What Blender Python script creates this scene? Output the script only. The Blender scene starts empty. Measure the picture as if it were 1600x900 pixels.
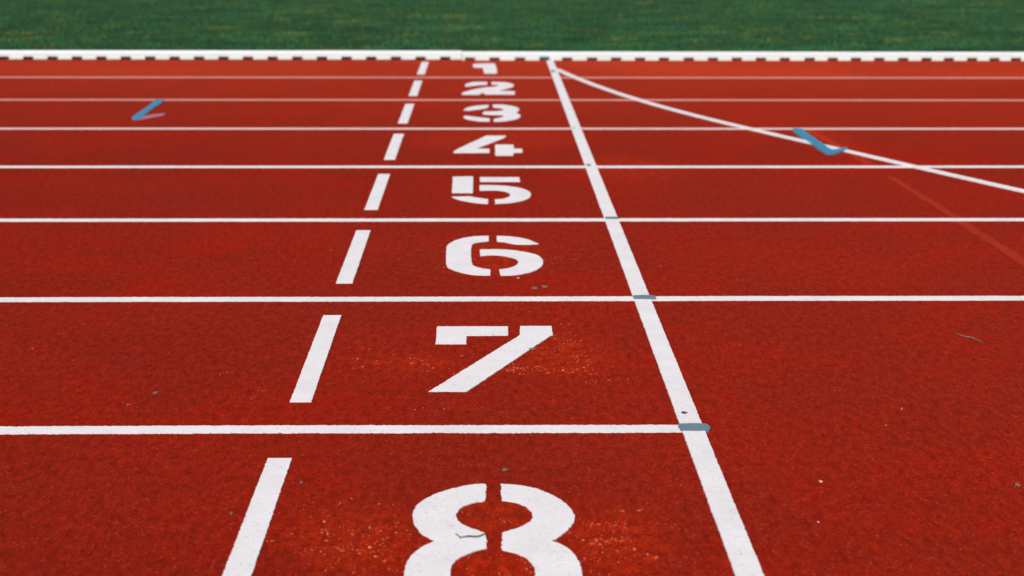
import bpy, bmesh, math, random
import numpy as np
from mathutils import Matrix, Vector
from mathutils.geometry import delaunay_2d_cdt

random.seed(4); rng = np.random.default_rng(4)
C = bpy.context.scene
col = C.collection

# ------------------------------------------------------------------ camera
F_PX, CAM_H, PITCH, YAW, ROLL = 2549.0, 1.16820, 0.235714, 0.0159674, 0.0024037
cd = bpy.data.cameras.new('camera'); cam = bpy.data.objects.new('camera', cd); col.objects.link(cam)
fw = Vector((math.sin(YAW)*math.cos(PITCH), math.cos(YAW)*math.cos(PITCH), -math.sin(PITCH)))
rt = Vector((math.cos(YAW), -math.sin(YAW), 0)); up = rt.cross(fw)
r2 = rt*math.cos(ROLL)+up*math.sin(ROLL); u2 = -rt*math.sin(ROLL)+up*math.cos(ROLL)
M = Matrix((r2, u2, -fw)).transposed().to_4x4(); M.translation = Vector((0, 0, CAM_H))
cam.matrix_world = M
cd.sensor_width = 36.0; cd.lens = 36.0*F_PX/1600.0
cd.clip_end = 2000.0; cd.clip_start = 0.05
cd.dof.use_dof = True; cd.dof.focus_distance = 4.05; cd.dof.aperture_fstop = 4.2; cd.dof.aperture_blades = 8
C.camera = cam

# ------------------------------------------------------------------ sky, sun, exposure
SUN_EL, SUN_AZ = math.radians(43), math.radians(204)    # azimuth clockwise from +Y: behind the camera, to the left
w = bpy.data.worlds.new('World'); C.world = w; w.use_nodes = True
nt = w.node_tree; bg = nt.nodes['Background']; sky = nt.nodes.new('ShaderNodeTexSky')
sky.sky_type = 'NISHITA'; sky.sun_disc = False; sky.sun_elevation = SUN_EL; sky.sun_rotation = SUN_AZ
sky.air_density = 1.0; sky.dust_density = 1.2
nt.links.new(sky.outputs[0], bg.inputs[0]); bg.inputs[1].default_value = 0.08
sl = bpy.data.lights.new('sun', 'SUN'); sl.energy = 4.2; sl.angle = math.radians(0.5); sl.color = (1.0, 0.955, 0.89)
so = bpy.data.objects.new('sun', sl); col.objects.link(so)
sd = Vector((math.sin(SUN_AZ)*math.cos(SUN_EL), math.cos(SUN_AZ)*math.cos(SUN_EL), math.sin(SUN_EL)))
so.rotation_euler = sd.to_track_quat('Z', 'Y').to_euler()
C.view_settings.view_transform = 'Standard'; C.view_settings.look = 'None'
C.view_settings.gamma = 1.0; C.view_settings.use_curve_mapping = False
C.view_settings.exposure = 0.0

# ------------------------------------------------------------------ helpers
def tag(o, label=None, cat=None, group=None, kind=None):
    if label: o['label'] = label
    if cat: o['category'] = cat
    if group: o['group'] = group
    if kind: o['kind'] = kind
    return o

def link(name, bm, mat, parent=None, smooth=False):
    me = bpy.data.meshes.new(name); bm.normal_update(); bm.to_mesh(me); bm.free()
    for m in (mat if isinstance(mat, (list, tuple)) else [mat]): me.materials.append(m)
    if smooth:
        for p in me.polygons: p.use_smooth = True
    o = bpy.data.objects.new(name, me); col.objects.link(o)
    if parent: o.parent = parent
    return o

class NT:
    """small wrapper to write node trees"""
    def __init__(s, name, rough=0.85, spec=0.25):
        s.m = bpy.data.materials.new(name); s.m.use_nodes = True; s.t = s.m.node_tree
        s.b = s.t.nodes['Principled BSDF']; s.b.inputs['Roughness'].default_value = rough
        s.b.inputs['Specular IOR Level'].default_value = spec
        s.geo = s.t.nodes.new('ShaderNodeNewGeometry'); s.pos = s.geo.outputs['Position']
    def n(s, typ, **k):
        x = s.t.nodes.new(typ)
        for a, b in k.items(): setattr(x, a, b)
        return x
    def set(s, inp, v):
        if isinstance(v, bpy.types.NodeSocket): s.t.links.new(v, inp)
        else: inp.default_value = v
    def math(s, op, a, b=0.0, clamp=False):
        x = s.n('ShaderNodeMath', operation=op, use_clamp=clamp); s.set(x.inputs[0], a); s.set(x.inputs[1], b); return x.outputs[0]
    def scaled(s, sc):
        x = s.n('ShaderNodeVectorMath', operation='MULTIPLY'); s.set(x.inputs[0], s.pos); x.inputs[1].default_value = sc; return x.outputs[0]
    def noise(s, scale, detail=2, rough=0.5, vec=None, dist=0.0):
        x = s.n('ShaderNodeTexNoise'); x.inputs['Scale'].default_value = scale; x.inputs['Detail'].default_value = detail
        x.inputs['Roughness'].default_value = rough; x.inputs['Distortion'].default_value = dist
        s.set(x.inputs['Vector'], vec if vec is not None else s.pos); return x.outputs['Fac']
    def voro(s, scale, feature='F1', vec=None):
        x = s.n('ShaderNodeTexVoronoi', feature=feature); x.inputs['Scale'].default_value = scale
        s.set(x.inputs['Vector'], vec if vec is not None else s.pos); return x
    def ramp(s, fac, lo, hi, a=0.0, b=1.0):
        x = s.n('ShaderNodeMapRange'); s.set(x.inputs['Value'], fac)
        for k, v in zip(('From Min', 'From Max', 'To Min', 'To Max'), (lo, hi, a, b)): s.set(x.inputs[k], v)
        return x.outputs['Result']
    def mix(s, fac, a, b, mode='MIX'):
        x = s.n('ShaderNodeMix', data_type='RGBA', blend_type=mode); s.set(x.inputs['Factor'], fac)
        s.set(x.inputs['A'], a if isinstance(a, bpy.types.NodeSocket) else (*a, 1)); s.set(x.inputs['B'], b if isinstance(b, bpy.types.NodeSocket) else (*b, 1))
        return x.outputs['Result']
    def blob(s, cx, cy, rx, ry):
        v = s.n('ShaderNodeVectorMath', operation='SUBTRACT'); s.set(v.inputs[0], s.pos); v.inputs[1].default_value = (cx, cy, 0)
        v2 = s.n('ShaderNodeVectorMath', operation='MULTIPLY'); s.set(v2.inputs[0], v.outputs[0]); v2.inputs[1].default_value = (1/rx, 1/ry, 0)
        l = s.n('ShaderNodeVectorMath', operation='LENGTH'); s.set(l.inputs[0], v2.outputs[0])
        return s.ramp(l.outputs['Value'], 0.45, 1.0, 1.0, 0.0)
    def bump(s, h, strength, dist):
        x = s.n('ShaderNodeBump'); x.inputs['Strength'].default_value = strength; x.inputs['Distance'].default_value = dist
        s.set(x.inputs['Height'], h); s.t.links.new(x.outputs[0], s.b.inputs['Normal'])
    def color(s, c): s.set(s.b.inputs['Base Color'], c if isinstance(c, bpy.types.NodeSocket) else (*c, 1))

# ------------------------------------------------------------------ materials
def granules(t):
    """rubber crumb relief: crumbs of 2-4 mm on a slower unevenness"""
    v = t.voro(330.0); h = t.math('SUBTRACT', 1.0, v.outputs['Distance'])
    n2 = t.noise(150.0, 3, 0.65)
    return v, t.math('ADD', h, t.math('MULTIPLY', n2, 1.4))

def track_material(name, lift=0.0):
    t = NT(name, 0.95, 0.03)
    t.b.inputs['Diffuse Roughness'].default_value = 0.9
    t.b.inputs['Sheen Weight'].default_value = 0.03; t.b.inputs['Sheen Roughness'].default_value = 0.4
    t.b.inputs['Sheen Tint'].default_value = (1.0, 0.42, 0.22, 1)
    big = t.noise(0.85, 3, 0.55)
    patch = t.ramp(t.noise(1.7, 4, 0.6, dist=0.4), 0.42, 0.62)
    c = t.mix(patch, (0.176, 0.0074, 0.0018), (0.224, 0.0056, 0.0003))
    c = t.mix(t.ramp(big, 0.35, 0.7, 0.0, 0.75), c, (0.166, 0.0095, 0.0034))
    # cleaner, brighter rubber where the stencils have been scrubbed and repainted
    m = None
    for cx, cy, rx, ry in ((0.02, 2.97, .11, .12), (0.02, 2.69, .11, .13), (-.25, 2.86, .16, .22), (.25, 2.84, .13, .22), (.21, 4.10, .16, .25), (0.03, 3.97, .14, .08),
                           (-.20, 4.04, .15, .09), (.03, 8.0, .5, .5), (1.68, 7.95, .17, .5), (.03, 5.3, .2, .35), (.62, 7.15, .35, .45)):
        b = t.blob(cx, cy, rx, ry); m = b if m is None else t.math('MAXIMUM', m, b)
    m = t.math('MULTIPLY', m, t.ramp(t.noise(26, 5, 0.75), 0.40, 0.60))
    # far lanes painted brighter and more orange: grazing sheen put into the base colour
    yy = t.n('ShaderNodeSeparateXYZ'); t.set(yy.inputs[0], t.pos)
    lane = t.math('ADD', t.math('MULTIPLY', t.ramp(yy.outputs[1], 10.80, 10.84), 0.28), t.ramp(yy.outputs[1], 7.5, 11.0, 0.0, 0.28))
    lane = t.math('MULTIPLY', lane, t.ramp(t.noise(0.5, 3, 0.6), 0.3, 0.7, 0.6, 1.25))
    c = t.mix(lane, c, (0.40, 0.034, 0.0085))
    c = t.mix(t.math('MULTIPLY', m, 0.72), c, (0.290, 0.0140, 0.0010))
    # crumb to crumb variation, and the mottling it makes at a distance
    v, h = granules(t)
    sep = t.n('ShaderNodeSeparateColor'); t.set(sep.inputs[0], v.outputs['Color'])
    c = t.mix(1.0, c, t.mix(sep.outputs[0], (0.66, 0.62, 0.62), (1.28, 1.36, 1.36)), 'MULTIPLY')
    mot = t.noise(55.0, 4, 0.7, vec=t.scaled((1, 0.42, 1)))
    c = t.mix(1.0, c, t.mix(t.ramp(mot, 0.3, 0.7), (0.70, 0.60, 0.60), (1.28, 1.42, 1.42)), 'MULTIPLY')
    dark = t.math('MULTIPLY', t.ramp(sep.outputs[1], 0.975, 0.98), 0.75)
    c = t.mix(dark, c, (0.06, 0.012, 0.010))
    fleck = t.math('MULTIPLY', t.ramp(sep.outputs[2], 0.990, 0.993), 0.45)
    c = t.mix(fleck, c, (0.42, 0.08, 0.04))
    if lift: c = t.mix(lift, c, (0.52, 0.060, 0.030))
    t.color(c); t.bump(h, 0.42, 0.0022)
    return t.m

def paint_material(name, base, worn=0.5, speck=(0.45, 0.46, 0.48), red=(0.42, 0.15, 0.12)):
    t = NT(name, 0.8, 0.2)
    c = t.mix(t.ramp(t.noise(9, 4, 0.6), 0.35, 0.7), base, tuple(x*0.90 for x in base))
    c = t.mix(t.math('MULTIPLY', t.ramp(t.noise(85, 4, 0.8), 0.54, 0.74), 0.50), c, speck)
    v, h = granules(t)
    sep = t.n('ShaderNodeSeparateColor'); t.set(sep.inputs[0], v.outputs['Color'])
    c = t.mix(t.math('MULTIPLY', t.ramp(sep.outputs[0], 1.0-0.05*worn, 1.0-0.045*worn), 0.5), c, red)
    t.color(c); t.bump(h, 0.30, 0.0018)
    return t.m

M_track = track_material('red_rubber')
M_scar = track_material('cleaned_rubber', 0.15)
M_white = paint_material('white_line_paint', (0.80, 0.755, 0.755), 0.25, (0.52, 0.50, 0.52))
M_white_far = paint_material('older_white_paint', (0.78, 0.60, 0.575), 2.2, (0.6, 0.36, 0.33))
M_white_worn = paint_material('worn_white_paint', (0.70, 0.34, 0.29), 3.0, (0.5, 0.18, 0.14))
M_blue = paint_material('blue_paint', (0.040, 0.245, 0.395), 0.6, (0.10, 0.30, 0.42))
M_blue_faded = paint_material('faded_blue_paint', (0.42, 0.17, 0.25), 2.0, (0.35, 0.08, 0.08))
M_greyblue = paint_material('grey_blue_paint', (0.14, 0.215, 0.25), 0.6, (0.20, 0.28, 0.32))
M_teal = paint_material('teal_paint', (0.22, 0.50, 0.48), 0.3, (0.3, 0.5, 0.5))

t = NT('kerb_paint', 0.42, 0.4)
c = t.mix(t.ramp(t.noise(3.5, 5, 0.65, vec=t.scaled((1, 1, 6))), 0.45, 0.75), (0.765, 0.80, 0.80), (0.68, 0.72, 0.72))
c = t.mix(t.math('MULTIPLY', t.ramp(t.noise(55, 4, 0.7), 0.60, 0.74), 0.35), c, (0.42, 0.38, 0.34))
t.color(c); t.bump(t.noise(60, 3, 0.6), 0.05, 0.001); M_kerb = t.m

t = NT('dry_twig', 0.85, 0.2); t.color(t.mix(t.noise(300, 2), (0.05, 0.035, 0.025), (0.14, 0.10, 0.07))); M_twig = t.m
t = NT('pale_twig', 0.85, 0.2); t.color(t.mix(t.noise(200, 2), (0.30, 0.16, 0.13), (0.12, 0.05, 0.04))); M_twig_pale = t.m
t = NT('dry_leaf', 0.7, 0.3); t.color(t.mix(t.noise(160, 3), (0.22, 0.15, 0.10), (0.10, 0.085, 0.07))); M_leaf = t.m
t = NT('pale_chip', 0.8, 0.3); t.color(t.mix(t.noise(300, 2), (0.78, 0.42, 0.34), (0.6, 0.30, 0.24))); M_chip = t.m
t = NT('black_scuff', 0.7, 0.2); t.color(t.mix(t.noise(300, 2), (0.03, 0.03, 0.03), (0.10, 0.09, 0.09))); M_scuff = t.m

t = NT('crumb_flecks', 0.85, 0.2)
fl = t.n('ShaderNodeValToRGB'); t.set(fl.inputs[0], t.geo.outputs['Random Per Island'])
e = fl.color_ramp.elements; e[0].position = 0; e[0].color = (0.50, 0.055, 0.014, 1); e[1].position = 1; e[1].color = (0.58, 0.20, 0.12, 1)
k = e.new(0.6); k.color = (0.48, 0.085, 0.03, 1)
t.color(fl.outputs[0]); M_crumb = t.m

# field soil/thatch under the blades and the far field
t = NT('field_turf', 0.95, 0.1)
c = t.mix(t.noise(0.9, 4, 0.6, dist=0.5), (0.016, 0.070, 0.024), (0.045, 0.110, 0.028))
c = t.mix(t.ramp(t.noise(30, 4, 0.7), 0.35, 0.65), c, (0.030, 0.050, 0.018))
t.color(c); t.bump(t.noise(60, 4, 0.7), 0.6, 0.02); M_turf = t.m

t = NT('grass_blades', 0.62, 0.22)
gr = t.n('ShaderNodeValToRGB'); t.set(gr.inputs[0], t.geo.outputs['Random Per Island'])
e = gr.color_ramp.elements
e[0].position = 0; e[0].color = (0.018, 0.105, 0.044, 1); e[1].position = 1; e[1].color = (0.13, 0.19, 0.050, 1)
for p_, c_ in ((0.45, (0.026, 0.128, 0.052, 1)), (0.80, (0.040, 0.145, 0.058, 1)), (0.93, (0.065, 0.155, 0.048, 1))):
    k = e.new(p_); k.color = c_
c = t.mix(1.0, gr.outputs[0], t.mix(t.ramp(t.noise(0.8, 3, 0.6, dist=0.6), 0.35, 0.65), (0.55, 0.84, 1.06), (1.14, 1.00, 0.74)), 'MULTIPLY')
yel = t.math('MULTIPLY', t.ramp(t.noise(1.9, 5, 0.7, vec=t.scaled((1.0, 1.0, 0))), 0.55, 0.67), 0.85)
c = t.mix(yel, c, (0.230, 0.220, 0.030))
dk = t.math('MULTIPLY', t.ramp(t.noise(3.1, 3, 0.6, vec=t.scaled((0.6, 1.3, 0))), 0.54, 0.70), 0.45)
c = t.mix(dk, c, (0.010, 0.060, 0.030))
st = t.noise(1.5, 6, 0.80, vec=t.scaled((0.8, 1.4, 0)), dist=0.8)
c = t.mix(1.0, c, t.mix(t.ramp(st, 0.36, 0.64), (0.18, 0.29, 0.36), (1.52, 1.48, 1.26)), 'MULTIPLY')
t.color(c); M_grass = t.m

# ------------------------------------------------------------------ outlines of the paint on the track, metres on the ground (x across, y away)
DIGITS = {
 1: [[(-0.0967,11.6813),(-0.0799,11.727),(0.0547,11.7568),(0.064,11.6712),(0.0754,11.156),(0.0678,11.0786),(-0.0134,11.078),(-0.025,11.4589),(-0.0895,11.4749)]],
 2: [[(-0.1369,10.358),(-0.1255,10.4716),(-0.0826,10.5504),(0.0062,10.5509),(0.0041,10.4039),(-0.0407,10.381),(-0.111,10.3045),(-0.1337,10.3044)],[(0.0336,10.551),(0.1238,10.5329),(0.1663,10.4503),(0.1774,10.3507),(0.1631,10.2485),(0.1142,10.1394),(0.0739,10.0622),(0.1745,10.033),(0.1719,9.8791),(-0.0049,9.8784),(-0.0245,9.9692),(-0.0412,9.8659),(-0.1476,9.8655),(-0.1512,9.9478),(-0.099,10.0954),(-0.0201,10.2344),(0.0503,10.2788),(0.0811,10.3502),(0.0763,10.3952),(0.0332,10.4268)]],
 3: [[(-0.128,9.127),(-0.1135,9.2336),(-0.0643,9.3244),(0.0113,9.3614),(0.0134,9.234),(-0.0362,9.1626),(-0.0942,9.1096)],[(0.0367,9.3726),(0.0965,9.3728),(0.1553,9.3069),(0.1832,9.2166),(0.1857,9.1104),(0.1594,9.0168),(0.1844,8.9386),(0.1859,8.8385),(0.1632,8.7404),(0.1021,8.6603),(0.0402,8.6443),(0.0385,8.7564),(0.0689,8.789),(0.0955,8.8482),(0.0875,8.9215),(0.0261,8.9281),(-0.0178,8.9482),(-0.0215,9.0163),(-0.0091,9.0646),(0.0622,9.0752),(0.0939,9.1207),(0.1034,9.163),(0.0724,9.2342),(0.0385,9.2521)],[(-0.1263,8.8377),(-0.1173,8.8875),(-0.0611,8.8379),(0.017,8.7726),(0.0168,8.6601),(-0.0344,8.66),(-0.0947,8.7238),(-0.1213,8.7885)]],
 4: [[(-0.1567,7.6226),(-0.0003,8.1234),(0.0978,8.1235),(0.0971,8.0622),(-0.046,7.6977),(0.0129,7.6851),(0.0145,7.5684),(-0.1529,7.5612)],[(0.0421,7.8208),(0.129,7.8208),(0.13,7.6926),(0.1698,7.6851),(0.1681,7.5733),(0.1279,7.5684),(0.1236,7.4814),(0.041,7.4814)]],
 5: [[(-0.1435,6.8959),(-0.057,6.9019),(-0.0562,6.5054),(-0.1396,6.5056)],[(-0.0289,6.8814),(0.1395,6.8811),(0.1407,6.7709),(-0.0274,6.7712)],[(-0.0281,6.6835),(0.0393,6.6834),(0.1053,6.6545),(0.1536,6.5976),(0.1763,6.5232),(0.1794,6.4595),(0.1693,6.3793),(0.1378,6.3183),(0.09,6.2755),(0.0343,6.2671),(0.0326,6.3568),(0.066,6.3673),(0.0887,6.406),(0.0974,6.4597),(0.0916,6.5051),(0.0678,6.5511),(0.0321,6.5698),(-0.0276,6.5606)],[(-0.1394,6.4155),(-0.0677,6.4242),(-0.0324,6.3886),(0.0064,6.3622),(0.0056,6.2672),(-0.0319,6.2759),(-0.0824,6.3189),(-0.1177,6.3625)]],
 6: [[(0.0072,5.6438),(-0.0233,5.6439),(-0.0682,5.6233),(-0.1068,5.5754),(-0.1318,5.5083),(-0.1379,5.4753),(-0.1321,5.1763),(-0.1248,5.141),(-0.1007,5.0946),(-0.0618,5.049),(-0.0287,5.032),(0.0119,5.0317),(0.0121,5.1113),(-0.0111,5.123),(-0.037,5.1522),(-0.0504,5.1936),(-0.0543,5.4815),(-0.0422,5.5212),(-0.0202,5.5412),(0.0071,5.5546)],[(0.0366,5.6436),(0.0727,5.6393),(0.1146,5.6156),(0.1474,5.5811),(0.1787,5.5069),(0.126,5.4979),(0.0931,5.5073),(0.0631,5.5409),(0.036,5.5545)],[(-0.0233,5.4162),(0.0292,5.4224),(0.0834,5.4093),(0.1315,5.3771),(0.1679,5.3328),(0.1846,5.2709),(0.1865,5.2103),(0.175,5.1395),(0.1501,5.0819),(0.1161,5.048),(0.0777,5.028),(0.0448,5.0282),(0.0403,5.1112),(0.0714,5.1284),(0.0953,5.1633),(0.1053,5.2107),(0.1023,5.2591),(0.0842,5.2898),(0.0553,5.3209),(0.0207,5.3335),(-0.0202,5.315)]],
 7: [[(-0.1384,4.3986),(0.0591,4.3973),(0.0579,4.3053),(-0.0549,4.3021),(-0.055,4.2177),(-0.1362,4.2182)],[(0.0929,4.4012),(0.1813,4.4006),(0.1804,4.3105),(-0.0475,3.7857),(-0.1391,3.7864),(0.0909,4.3051)]],
 8: [[(-0.0011,3.1439),(-0.0174,3.1459),(-0.0531,3.1305),(-0.0945,3.0989),(-0.1282,3.0545),(-0.1422,3.0111),(-0.1451,2.9687),(-0.1383,2.9192),(-0.1214,2.875),(-0.0964,2.8435),(-0.1192,2.8169),(-0.138,2.7758),(-0.1459,2.7285),(-0.1459,2.6595),(-0.138,2.6122),(-0.1,2.568),(-0.055,2.549),(-0.0011,2.545),(-0.0011,2.598),(-0.0216,2.6007),(-0.0505,2.6301),(-0.0629,2.6628),(-0.0652,2.7063),(-0.0629,2.7312),(-0.0505,2.7639),(-0.0216,2.7933),(-0.0011,2.8081),(-0.0011,2.8739),(-0.0132,2.8899),(-0.0376,2.9102),(-0.0548,2.9389),(-0.0631,2.9722),(-0.0514,3.0146),(-0.0264,3.0404),(-0.0036,3.0489)],[(0.0283,3.1437),(0.0576,3.1388),(0.0931,3.1246),(0.1335,3.0788),(0.1598,3.0256),(0.1708,2.9658),(0.1656,2.9245),(0.1465,2.8764),(0.121,2.8414),(0.1437,2.8181),(0.1618,2.7691),(0.1691,2.7182),(0.1691,2.6698),(0.1618,2.6189),(0.125,2.568),(0.08,2.549),(0.0283,2.545),(0.0282,2.598),(0.0544,2.609),(0.0742,2.6351),(0.0835,2.6678),(0.0855,2.6977),(0.0835,2.7262),(0.0742,2.7589),(0.0544,2.785),(0.0282,2.8003),(0.029,2.8815),(0.0658,2.9092),(0.0865,2.9416),(0.0905,2.9749),(0.0775,3.0177),(0.056,3.044),(0.0301,3.053)]],
}
CURVE_PTS = [(0.4882, 11.3369), (0.5318, 11.1003), (0.5754, 10.8782), (0.619, 10.6696), (0.6626, 10.4734), (0.7062, 10.2889), (0.7498, 10.1149), (0.7934, 9.9506), (0.837, 9.7953), (0.8806, 9.648), (0.9242, 9.508), (0.9678, 9.3746), (1.0114, 9.2471), (1.055, 9.1248), (1.0986, 9.0071), (1.1422, 8.8935), (1.1858, 8.7833), (1.2294, 8.6761), (1.273, 8.5715), (1.3166, 8.4689), (1.3602, 8.3681), (1.4038, 8.2686), (1.4474, 8.1702), (1.491, 8.0725), (1.5346, 7.9754), (1.5782, 7.8786), (1.6218, 7.782), (1.6654, 7.6854), (1.709, 7.5888), (1.7526, 7.4921), (1.7962, 7.3954), (1.8398, 7.2986), (1.8834, 7.2018), (1.927, 7.1051), (1.9706, 7.0087), (2.0142, 6.9128), (2.0578, 6.8175), (2.1014, 6.7231), (2.145, 6.63), (2.1886, 6.5384), (3.3886, 4.5047)]
TICK_R = [[(1.5718, 8.3321), (1.5867, 8.3588), (1.628, 8.3411), (1.6221, 8.2445), (1.6248, 8.0083), (1.6305, 7.8003), (1.6278, 7.6623), (1.636, 7.6248), (1.6712, 7.6623), (1.7206, 7.7002), (1.7137, 7.6473), (1.6881, 7.6025), (1.6387, 7.529), (1.6012, 7.4999), (1.5824, 7.529), (1.5768, 7.6473), (1.5779, 7.7692), (1.5676, 7.9837), (1.5666, 8.2099)]]
TICK_L = [[(-1.9401, 9.6038), (-1.8907, 9.5808), (-1.8762, 9.433), (-1.8783, 9.1926), (-1.8668, 8.9234), (-1.8553, 8.7653), (-1.8715, 8.7074), (-1.9052, 8.7458), (-1.917, 8.8633), (-1.9202, 9.1079), (-1.9269, 9.4104)]]
TICK_LP = [[(-1.9, 8.8), (-1.868, 8.875), (-1.815, 8.955), (-1.765, 8.985), (-1.757, 8.9), (-1.795, 8.83), (-1.835, 8.735), (-1.88, 8.7)]]

# ------------------------------------------------------------------ track and field
LANE = 1.22
Y0 = 3.500                     # line between lanes 8 and 7
LINES = [Y0 + LANE*i for i in range(7)]
KERB_Y = 12.0
START_X, DASH_X, LW = 0.4636, -0.4414, 0.050

def sheet(name, x0, x1, y0, y1, z, mat):
    bm = bmesh.new(); bm.faces.new([bm.verts.new(p) for p in ((x0, y0, z), (x1, y0, z), (x1, y1, z), (x0, y1, z))])
    return link(name, bm, mat)
tag(sheet('ground', -600, 600, -400, 900, -0.012, M_turf), kind='structure')
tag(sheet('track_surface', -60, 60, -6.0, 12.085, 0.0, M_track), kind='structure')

# ------------------------------------------------------------------ painted marks
def wob(n, amp, seed, k=9):
    """smooth random wobble of a brushed or taped paint edge plus crumb-sized raggedness"""
    r = np.random.default_rng(seed); a = r.normal(0, 1, n+2*k); s = np.convolve(a, np.ones(k)/k, 'same')[k:-k]*math.sqrt(k)
    return amp*(0.32*s + 0.85*r.normal(0, 1, n))

def strip(name, pts, width, z, mat, amp=0.0012, step=0.006, seed=1, slow=0.0):
    """slab of paint following a polyline on the ground: ragged long edges, straight ends"""
    p = np.array(pts, float); d = np.r_[0, np.cumsum(np.hypot(*np.diff(p, axis=0).T))]
    n = max(2, int(d[-1]/step)+1); s = np.linspace(0, d[-1], n)
    x, y = np.interp(s, d, p[:, 0]), np.interp(s, d, p[:, 1])
    tx, ty = np.gradient(x), np.gradient(y); L = np.hypot(tx, ty); nx, ny = -ty/L, tx/L
    sl_ = slow*np.interp(s, np.arange(0, d[-1]+2, .45), np.random.default_rng(seed+50).normal(0, 1, len(np.arange(0, d[-1]+2, .45))))
    a, b = width/2+wob(n, amp, seed)+sl_, -width/2+wob(n, amp, seed+7)+sl_
    bm = bmesh.new(); rows = []
    for i in range(n):
        A = (x[i]+nx[i]*a[i], y[i]+ny[i]*a[i]); B = (x[i]+nx[i]*b[i], y[i]+ny[i]*b[i])
        rows.append([bm.verts.new((*A, 0)), bm.verts.new((*A, z)), bm.verts.new((*B, z)), bm.verts.new((*B, 0))])
    for r, q in zip(rows, rows[1:]):
        for j in range(3): bm.faces.new((r[j], r[j+1], q[j+1], q[j]))
    bm.faces.new(rows[0][::-1]); bm.faces.new(rows[-1])
    bmesh.ops.recalc_face_normals(bm, faces=bm.faces)
    return link(name, bm, mat)

def refine(poly, rounds=2, lim=48, step=0.006, amp=0.0009, seed=0):
    """rounds gentle vertices, keeps sharp corners, then roughens the outline"""
    P = [Vector(p) for p in poly]
    for _ in range(rounds):
        Q = []
        for i, p in enumerate(P):
            a, b = P[i-1], P[(i+1) % len(P)]
            u, v = (p-a), (b-p)
            if u.length < 1e-6 or v.length < 1e-6: Q.append(p); continue
            ang = math.degrees(u.angle(v))
            if ang < lim: Q += [p-u*0.25, p+v*0.25]
            else: Q += [p]
        P = Q
    out = []
    for i, p in enumerate(P):
        b = P[(i+1) % len(P)]; n = max(1, int((b-p).length/step))
        out += [p.lerp(b, k/n) for k in range(n)]
    n = len(out); w_ = wob(n, amp, seed, 5)
    res = []
    for i, p in enumerate(out):
        t_ = out[(i+1) % n]-out[i-1]
        if t_.length < 1e-9: res.append(p); continue
        res.append(p+Vector((-t_.y, t_.x)).normalized()*w_[i])
    return res

def slab(bm, poly, z, z0=0.0):
    tops = [bm.verts.new((p[0], p[1], z)) for p in poly]; bots = [bm.verts.new((p[0], p[1], z0)) for p in poly]
    n = len(tops)
    co, _, tris, _, _, _ = delaunay_2d_cdt([Vector(p[:2]) for p in poly], [], [list(range(n))], 1, 1e-7)
    if len(co) == n:
        # the points come back in the order they were given
        for f in tris: bm.faces.new([tops[i] for i in f])
    else:
        vs = [bm.verts.new((p[0], p[1], z)) for p in co]
        for f in tris: bm.faces.new([vs[i] for i in f])
    for i in range(n): bm.faces.new((tops[i], bots[i], bots[(i+1) % n], tops[(i+1) % n]))

def paint_shape(name, polys, z, mat, seed=0, **kw):
    bm = bmesh.new()
    for i, p in enumerate(polys): slab(bm, refine(p, seed=seed*10+i, **kw), z)
    bmesh.ops.recalc_face_normals(bm, faces=bm.faces)
    return link(name, bm, mat)

WORD = ('zero','one','two','three','four','five','six','seven','eight')
# lane lines, nearest first
for i, y in enumerate(LINES):
    far, near = 7-i, 8-i
    x1 = START_X+0.024 if i == 0 else 14.0
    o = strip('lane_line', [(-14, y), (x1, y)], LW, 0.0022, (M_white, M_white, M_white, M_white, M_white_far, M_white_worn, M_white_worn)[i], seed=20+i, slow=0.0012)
    lab = f'{("white", "white", "white", "white", "white", "pinkish worn", "pinkish worn")[i]} lane line between the numbers {WORD[near]} and {WORD[far]}'
    lab += ', stopping at the start line' if i == 0 else ''
    tag(o, lab, 'lane line', 'white lane lines across the track', 'thing')

o = strip('start_line', [(START_X, 1.9), (START_X, KERB_Y-0.03)], LW, 0.0040, M_white, seed=41, amp=0.0006)
tag(o, 'long white start line running up to the kerb, right of the numbers', 'start line', None, 'thing')
o = strip('curved_line', CURVE_PTS, LW*0.84, 0.0056, M_white, seed=43)
tag(o, 'curved white line leaving the start line near the kerb and bending off to the right', 'curved line', None, 'thing')

for i in range(8):
    yb = Y0-LANE+LANE*i
    o = strip('lane_dash', [(DASH_X, yb+0.205), (DASH_X, yb+1.025)], 0.051, 0.0022, M_white, seed=60+i, amp=0.0006)
    tag(o, f'short white dash painted just left of the number {WORD[8-i]}', 'painted dash', 'row of white dashes left of the numbers', 'thing')

how = {1: 'smallest and farthest, just below the white kerb', 2: 'in the second lane from the kerb', 3: 'rounded, in the third lane from the kerb',
       4: 'angular with an open diagonal', 5: 'in four stencilled pieces', 6: 'broad and rounded in three stencilled pieces',
       7: 'with a long slanting stroke', 8: 'largest and nearest, cut by the bottom edge of the picture'}
for k in range(8, 0, -1):
    o = paint_shape('lane_number', DIGITS[k], 0.0022, M_white, seed=k, lim=22 if k in (1, 4, 7) else 48)
    tag(o, f'white stencilled lane number {k}, {how[k]}', 'lane number', 'white stencilled lane numbers', 'thing')

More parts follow.
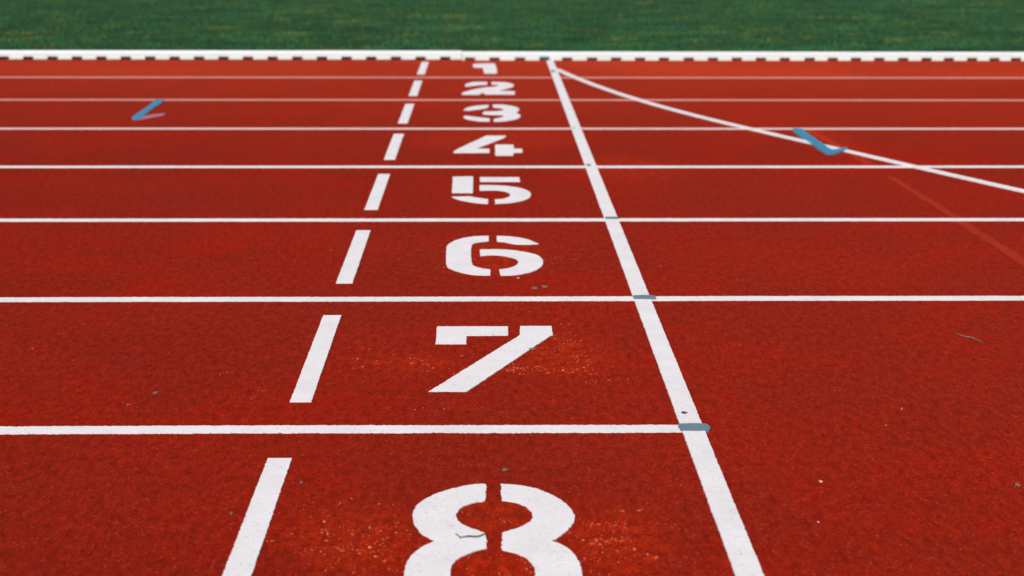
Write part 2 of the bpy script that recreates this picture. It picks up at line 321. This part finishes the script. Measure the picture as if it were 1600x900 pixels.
# faint trace of an old line scrubbed off the track
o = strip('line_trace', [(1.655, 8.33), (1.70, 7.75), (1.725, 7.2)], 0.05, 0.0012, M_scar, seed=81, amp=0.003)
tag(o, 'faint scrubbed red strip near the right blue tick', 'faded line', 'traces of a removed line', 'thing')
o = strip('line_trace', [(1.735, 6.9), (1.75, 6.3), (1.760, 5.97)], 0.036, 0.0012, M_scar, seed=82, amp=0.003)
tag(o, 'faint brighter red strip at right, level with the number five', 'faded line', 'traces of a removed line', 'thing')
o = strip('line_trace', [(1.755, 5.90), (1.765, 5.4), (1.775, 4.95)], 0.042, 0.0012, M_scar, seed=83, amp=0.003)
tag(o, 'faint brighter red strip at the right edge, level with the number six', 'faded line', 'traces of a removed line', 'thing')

# blue surveyor's marks
o = paint_shape('blue_tick', TICK_L, 0.0038, M_blue, seed=101); o2 = paint_shape('faded_stroke', TICK_LP, 0.0022, M_blue_faded, seed=102); o2.parent = o
tag(o, 'blue painted tick with a faded pink tail, alone at the far left', 'paint mark', 'blue ticks painted on the track', 'thing')
o = paint_shape('blue_tick', TICK_R, 0.0072, M_blue, seed=103)
tag(o, 'blue painted tick lying across the curved white line at right', 'paint mark', 'blue ticks painted on the track', 'thing')

def bar(x0, x1, y0, y1, z, mat, seed, skew=0.0):
    pts = [(x0, y0), (x1, y0+skew), (x1, y1+skew), (x0, y1)]
    r = (y1-y0)*0.14; P = []
    for i, p in enumerate(pts):
        p = Vector(p); a, b = Vector(pts[i-1]), Vector(pts[(i+1) % 4])
        P += [p+(a-p).normalized()*r, p+(b-p).normalized()*r]
    return paint_shape('paint_bar', [P], z, mat, seed=seed, rounds=1)
o = bar(.4325, .5020, 3.472, 3.524, .0056, M_greyblue, 111)
tag(o, 'thick grey blue bar across the start line where the nearest lane line ends', 'paint mark', 'grey blue bars on the start line', 'thing')
o = bar(.4375, .5040, 4.702, 4.748, .0056, M_greyblue, 112)
tag(o, 'mid sized grey blue bar on the start line, next beyond the thick bar', 'paint mark', 'grey blue bars on the start line', 'thing')
o = bar(.4410, .4890, 5.940, 5.980, .0056, M_greyblue, 113)
tag(o, 'thin teal grey bar on the start line, second beyond the thick bar', 'paint mark', 'grey blue bars on the start line', 'thing')
o = bar(.4440, .4640, 7.165, 7.215, .0056, M_greyblue, 114)
tag(o, 'small dark dab on the start line, level with the foot of the number four', 'paint mark', 'dabs on the start line', 'thing')
o = bar(.4440, .4560, 8.365, 8.400, .0056, M_greyblue, 115)
tag(o, 'tiny grey dab on the start line, level with the foot of the number three', 'paint mark', 'dabs on the start line', 'thing')
o = bar(.4430, .4690, 11.12, 11.26, .0072, M_greyblue, 116)
tag(o, 'small blue dab on the start line where the curved line leaves it', 'paint mark', 'dabs on the start line', 'thing')

# ------------------------------------------------------------------ white drainage kerb
GAPS = [-3.514, -3.337, -3.16, -2.983, -2.806, -2.628, -2.451, -2.273, -2.096, -1.918, -1.74, -1.56, -1.38, -1.2, -1.021, -0.841, -0.661,
        -0.481, -0.301, -0.12, 0.06, 0.246, 0.426, 0.592, 0.774, 0.95, 1.126, 1.302, 1.484, 1.661, 1.837, 2.014, 2.19, 2.373, 2.543, 2.714,
        2.885, 3.062, 3.234, 3.399, 3.57, 3.736, 3.895]
GAPS = [GAPS[0]-0.177*i for i in range(24, 0, -1)] + GAPS + [GAPS[-1]+0.170*i for i in range(1, 25)]
GW, GH, KH, KD, TH = 0.076, 0.021, 0.060, 0.062, 0.003

def kerb_rail(x0, x1, gaps):
    def loop(zf, zb):
        out = [(0, zf), (0, KH-.009), (.002, KH-.004), (.006, KH-.001), (.011, KH), (KD-.011, KH), (KD-.006, KH-.001), (KD-.002, KH-.004), (KD, KH-.009), (KD, zb)]
        inn = [(KD-TH, zb), (KD-TH, KH-.009), (KD-.011, KH-TH), (.011, KH-TH), (TH, KH-.009), (TH, zf)]
        return out+inn
    xs, st = [x0], []
    for g in gaps:
        if g-GW/2 <= x0+.01 or g+GW/2 >= x1-.01: continue
        st += [0.0, GH]; xs += [g-GW/2, g+GW/2]
    st.append(0.0); xs.append(x1)
    bm = bmesh.new(); prev = None
    for a, b, z in zip(xs, xs[1:], st):
        L = loop(z, 0.0); n = len(L)
        va = [bm.verts.new((a, y, zz)) for y, zz in L]; vb = [bm.verts.new((b, y, zz)) for y, zz in L]
        for i in range(n): bm.faces.new((va[i], va[(i+1) % n], vb[(i+1) % n], vb[i]))
        if z == 0.0:   # cheeks of the notch
            for x in ((a,) if a > x0 else ()) + ((b,) if b < x1 else ()):
                bm.faces.new([bm.verts.new((x, y, zz)) for y, zz in ((0, 0), (TH, 0), (TH, GH), (0, GH))])
    for x in (x0, x1):
        bm.faces.new([bm.verts.new((x, y, zz)) for y, zz in loop(0, 0)])
    bmesh.ops.remove_doubles(bm, verts=bm.verts, dist=1e-5)
    bmesh.ops.recalc_face_normals(bm, faces=bm.faces)
    return link('kerb_rail', bm, M_kerb)

JOINT = -0.178
cuts = [JOINT-8.02, JOINT-4.01, JOINT, JOINT+4.15, JOINT+8.2]
dz = [0.003, 0.0055, 0.0, 0.001]
labs = ['white slotted kerb rail beyond the left edge of the photo', 'slightly raised white slotted kerb rail along the left part of the far edge',
        'white slotted kerb rail along the far edge, behind the number 1 and the start line', 'white slotted kerb rail at the far right edge of the track']
for i in range(4):
    if i in (0, 3): pass
    k = kerb_rail(cuts[i]+.0015, cuts[i+1]-.0015, [g for g in GAPS])
    k.location = (0, KERB_Y, dz[i]); k.rotation_euler = (0, 0, 0)
    tag(k, labs[i], 'kerb', 'white kerb rails between track and grass', 'thing')

bm = bmesh.new()
for v in (((.385, -.0015, .0215), (.462, -.0015, .0215), (.458, -.0015, .033), (.392, -.0015, .032)),):
    f = [bm.verts.new(p) for p in v]; b = [bm.verts.new((p[0], -.0001, p[2])) for p in v]
    bm.faces.new(f); bm.faces.new(b[::-1])
    for i in range(4): bm.faces.new((f[i], b[i], b[(i+1) % 4], f[(i+1) % 4]))
bmesh.ops.recalc_face_normals(bm, faces=bm.faces)
o = link('kerb_mark', bm, M_teal); o.location = (0, KERB_Y, 0)
tag(o, 'small teal paint mark on the white kerb right above the start line', 'paint mark', None, 'thing')

# ------------------------------------------------------------------ litter
def twig(name, pts, r, mat, side=None):
    bm = bmesh.new(); P = [Vector(p) for p in pts]; R = []
    fine = []
    for a, b in zip(P, P[1:]):
        for k in range(4): fine.append(a.lerp(b, k/4)+Vector((random.uniform(-1, 1), random.uniform(-1, 1), random.uniform(0, .6)))*r*0.8)
    fine.append(P[-1]); n = len(fine)
    for i, p in enumerate(fine):
        d = (fine[min(i+1, n-1)]-fine[max(i-1, 0)]).normalized(); u = d.cross(Vector((0, 0, 1))).normalized(); v = u.cross(d)
        rr = r*(0.45+0.75*math.sin(math.pi*min(1, (i+1.2)/(n+1))))*random.uniform(.8, 1.2)
        R.append([bm.verts.new(p+(u*math.cos(t_)+v*math.sin(t_))*rr) for t_ in [j*math.tau/6 for j in range(6)]])
    for a, b in zip(R, R[1:]):
        for j in range(6): bm.faces.new((a[j], a[(j+1) % 6], b[(j+1) % 6], b[j]))
    bm.faces.new(R[0][::-1]); bm.faces.new(R[-1]); bmesh.ops.recalc_face_normals(bm, faces=bm.faces)
    return link(name, bm, mat, smooth=True)

def scrap(name, x, y, rx, ry, mat, h=0.004, seed=0, z=0.0005):
    """a curled scrap of dry leaf or a chip: uneven outline, thin, arched"""
    r = random.Random(seed); n = 11; bm = bmesh.new(); rim, rim2 = [], []
    for i in range(n):
        a = math.tau*i/n; q_ = r.uniform(.65, 1.15)
        px, py = x+rx*q_*math.cos(a), y+ry*q_*math.sin(a); pz = z+h*0.5*r.random()
        rim.append(bm.verts.new((px, py, pz+.0006))); rim2.append(bm.verts.new((px, py, pz)))
    c1, c2 = bm.verts.new((x, y, z+h)), bm.verts.new((x, y, z+h*0.55))
    for i in range(n):
        j = (i+1) % n; bm.faces.new((rim[i], rim[j], c1)); bm.faces.new((rim2[j], rim2[i], c2)); bm.faces.new((rim[j], rim[i], rim2[i], rim2[j]))
    bmesh.ops.recalc_face_normals(bm, faces=bm.faces)
    return link(name, bm, mat)

o = twig('twig', [(-.0590, 2.872, .0045), (-.0500, 2.853, .0045), (-.034, 2.858, .005), (-.018, 2.856, .005), (-.006, 2.866, .005), (-.001, 2.872, .005)], .0011, M_twig)
tag(o, 'thin dark crooked twig lying on the white number 8', 'twig', None, 'thing')
o = twig('twig', [(1.290, 4.315, .002), (1.297, 4.292, .002), (1.3076, 4.2735, .003), (1.322, 4.262, .003), (1.334, 4.215, .002)], .0019, M_twig_pale)
tag(o, 'pale broken twig lying alone on the red surface at the right edge', 'twig', None, 'thing')
L_ = [(.0391, 3.2294, .0065, .009, 'small dry leaf scrap just above the number 8'), (-.4959, 2.9872, .0045, .008, 'tiny grey leaf scrap left of the dash beside the number 8'),
      (-.7987, 3.778, .0065, .012, 'small dark leaf scrap alone on the left, level with the foot of the number 7'), (-.3793, 3.1567, .0035, .006, 'tiny leaf scrap between the nearest dash and the number 8'),
      (.1460, 4.856, .0120, .022, 'curled brown leaf scrap below the number 6, left of a second one'), (.1790, 4.874, .0120, .018, 'curled brown leaf scrap below the number 6, right of a second one'),
      (.1215, 4.165, .013, .012, 'small yellowish leaf scrap tucked against the slanting stroke of the number 7'), (1.084, 3.13, .0055, .010, 'grey leaf scrap at the lower right edge of the photo')]
for i, (x, y, rx, ry, lab) in enumerate(L_):
    tag(scrap('leaf_scrap', x, y, rx, ry, M_leaf, seed=i+3), lab, 'leaf scrap', 'scraps of dry leaf on the track', 'thing')
for i, (x, y, r_, lab) in enumerate([(.6849, 3.1545, .0040, 'tiny white chip alone on the red right of the start line, low in the photo'), (.0998, 4.9924, .0045, 'tiny pale chip just below the foot of the number 6'),
                                (.5155+.12, 2.93, .0022, 'faint tiny chip low in the photo, right of the start line')]):
    tag(scrap('paint_chip', x, y, r_, r_*1.6, M_chip, .003, seed=i+40), lab, 'chip', 'pale chips on the track', 'thing')
o = paint_shape('scuff_mark', [[(.4505, 3.606), (.456, 3.616), (.463, 3.607), (.4665, 3.609), (.462, 3.598), (.454, 3.597)]], .0052, M_scuff, seed=131, amp=.0006)
tag(o, 'small black scuff on the start line just beyond the thick grey blue bar', 'scuff mark', None, 'thing')

# loose rubber crumbs where the stencils were scrubbed
P_ = [(-.25, 2.87, .075, .085, 85), (-.21, 2.78, .06, .05, 30), (.235, 2.83, .045, .09, 75), (.03, 2.97, .04, .03, 16), (.03, 2.72, .045, .03, 22), (.10, 3.985, .035, .025, 55),
      (.21, 4.17, .035, .09, 60), (.24, 3.97, .04, .05, 40), (-.27, 4.10, .09, .05, 28), (-.12, 4.0, .07, .03, 26), (.30, 5.2, .1, .15, 30), (-.25, 5.28, .1, .12, 26),
      (.03, 5.25, .12, .15, 14), (-.6, 3.72, .35, .2, 16), (.9, 3.6, .6, .7, 22), (-.9, 4.6, .5, .7, 16)]
bm = bmesh.new()
for cx, cy, sx, sy, n in P_:
    for _ in range(int(n*2.0)):
        if _ % 4 == 0: ax, ay = random.gauss(cx, sx), random.gauss(cy, sy)
        x, y = ax+random.gauss(0, .011), ay+random.gauss(0, .008); r_ = random.uniform(.0008, .0026)*(1 if random.random() < .88 else 1.8); zz = r_*0.5
        if y > 2.0: 
            m_ = [bm.verts.new((x+r_*math.cos(a+_)*random.uniform(.7, 1.2), y+r_*1.3*math.sin(a+_)*random.uniform(.7, 1.2), -.0002)) for a in (0, 1.3, 2.5, 3.8, 5.0)]
            t_ = bm.verts.new((x, y, zz))
            for i in range(5): bm.faces.new((m_[i], m_[(i+1) % 5], t_))
o = link('rubber_crumbs', bm, M_crumb); tag(o, 'loose orange red rubber crumbs scattered round the painted numbers', 'crumbs', None, 'stuff')

# ------------------------------------------------------------------ grass
def blades(n, x0, x1, ya, yb, h0, h1, wd, bias=1.6):
    x = rng.uniform(x0, x1, n); y = ya+(yb-ya)*rng.random(n)**bias
    # tufts: height varies in clumps
    tuft = 0.5+0.5*np.sin(x*7.3+np.sin(y*5.1)*2)*np.sin(y*8.7+np.sin(x*3.9)*2)
    h = rng.uniform(h0, h1, n)*(0.65+0.5*tuft); th = rng.uniform(0, math.tau, n); lean = np.abs(rng.normal(0, .55, n))*h
    la = rng.uniform(0, math.tau, n); wv = wd*rng.uniform(.6, 1.4, n)
    v = np.zeros((n, 3, 3))
    v[:, 0] = np.c_[x-np.cos(th)*wv, y-np.sin(th)*wv, np.full(n, -.012)]; v[:, 1] = np.c_[x+np.cos(th)*wv, y+np.sin(th)*wv, np.full(n, -.012)]
    v[:, 2] = np.c_[x+np.cos(la)*lean, y+np.sin(la)*lean, -.012+h]
    return v
V = np.concatenate([blades(330000, -7.5, 8.0, 12.085, 24.0, .012, .034, .0028), blades(50000, -7.5, 8.0, 12.085, 12.5, .02, .05, .0022, 1.0)])
n = len(V); me = bpy.data.meshes.new('grass'); me.vertices.add(n*3); me.vertices.foreach_set('co', V.reshape(-1).astype(np.float32))
me.loops.add(n*3); me.loops.foreach_set('vertex_index', np.arange(n*3, dtype=np.int32))
me.polygons.add(n); me.polygons.foreach_set('loop_start', np.arange(0, n*3, 3, dtype=np.int32)); me.update(calc_edges=True)
me.materials.append(M_grass); o = bpy.data.objects.new('grass', me); col.objects.link(o)
tag(o, 'short green grass of the infield beyond the white kerb', 'grass', None, 'stuff')
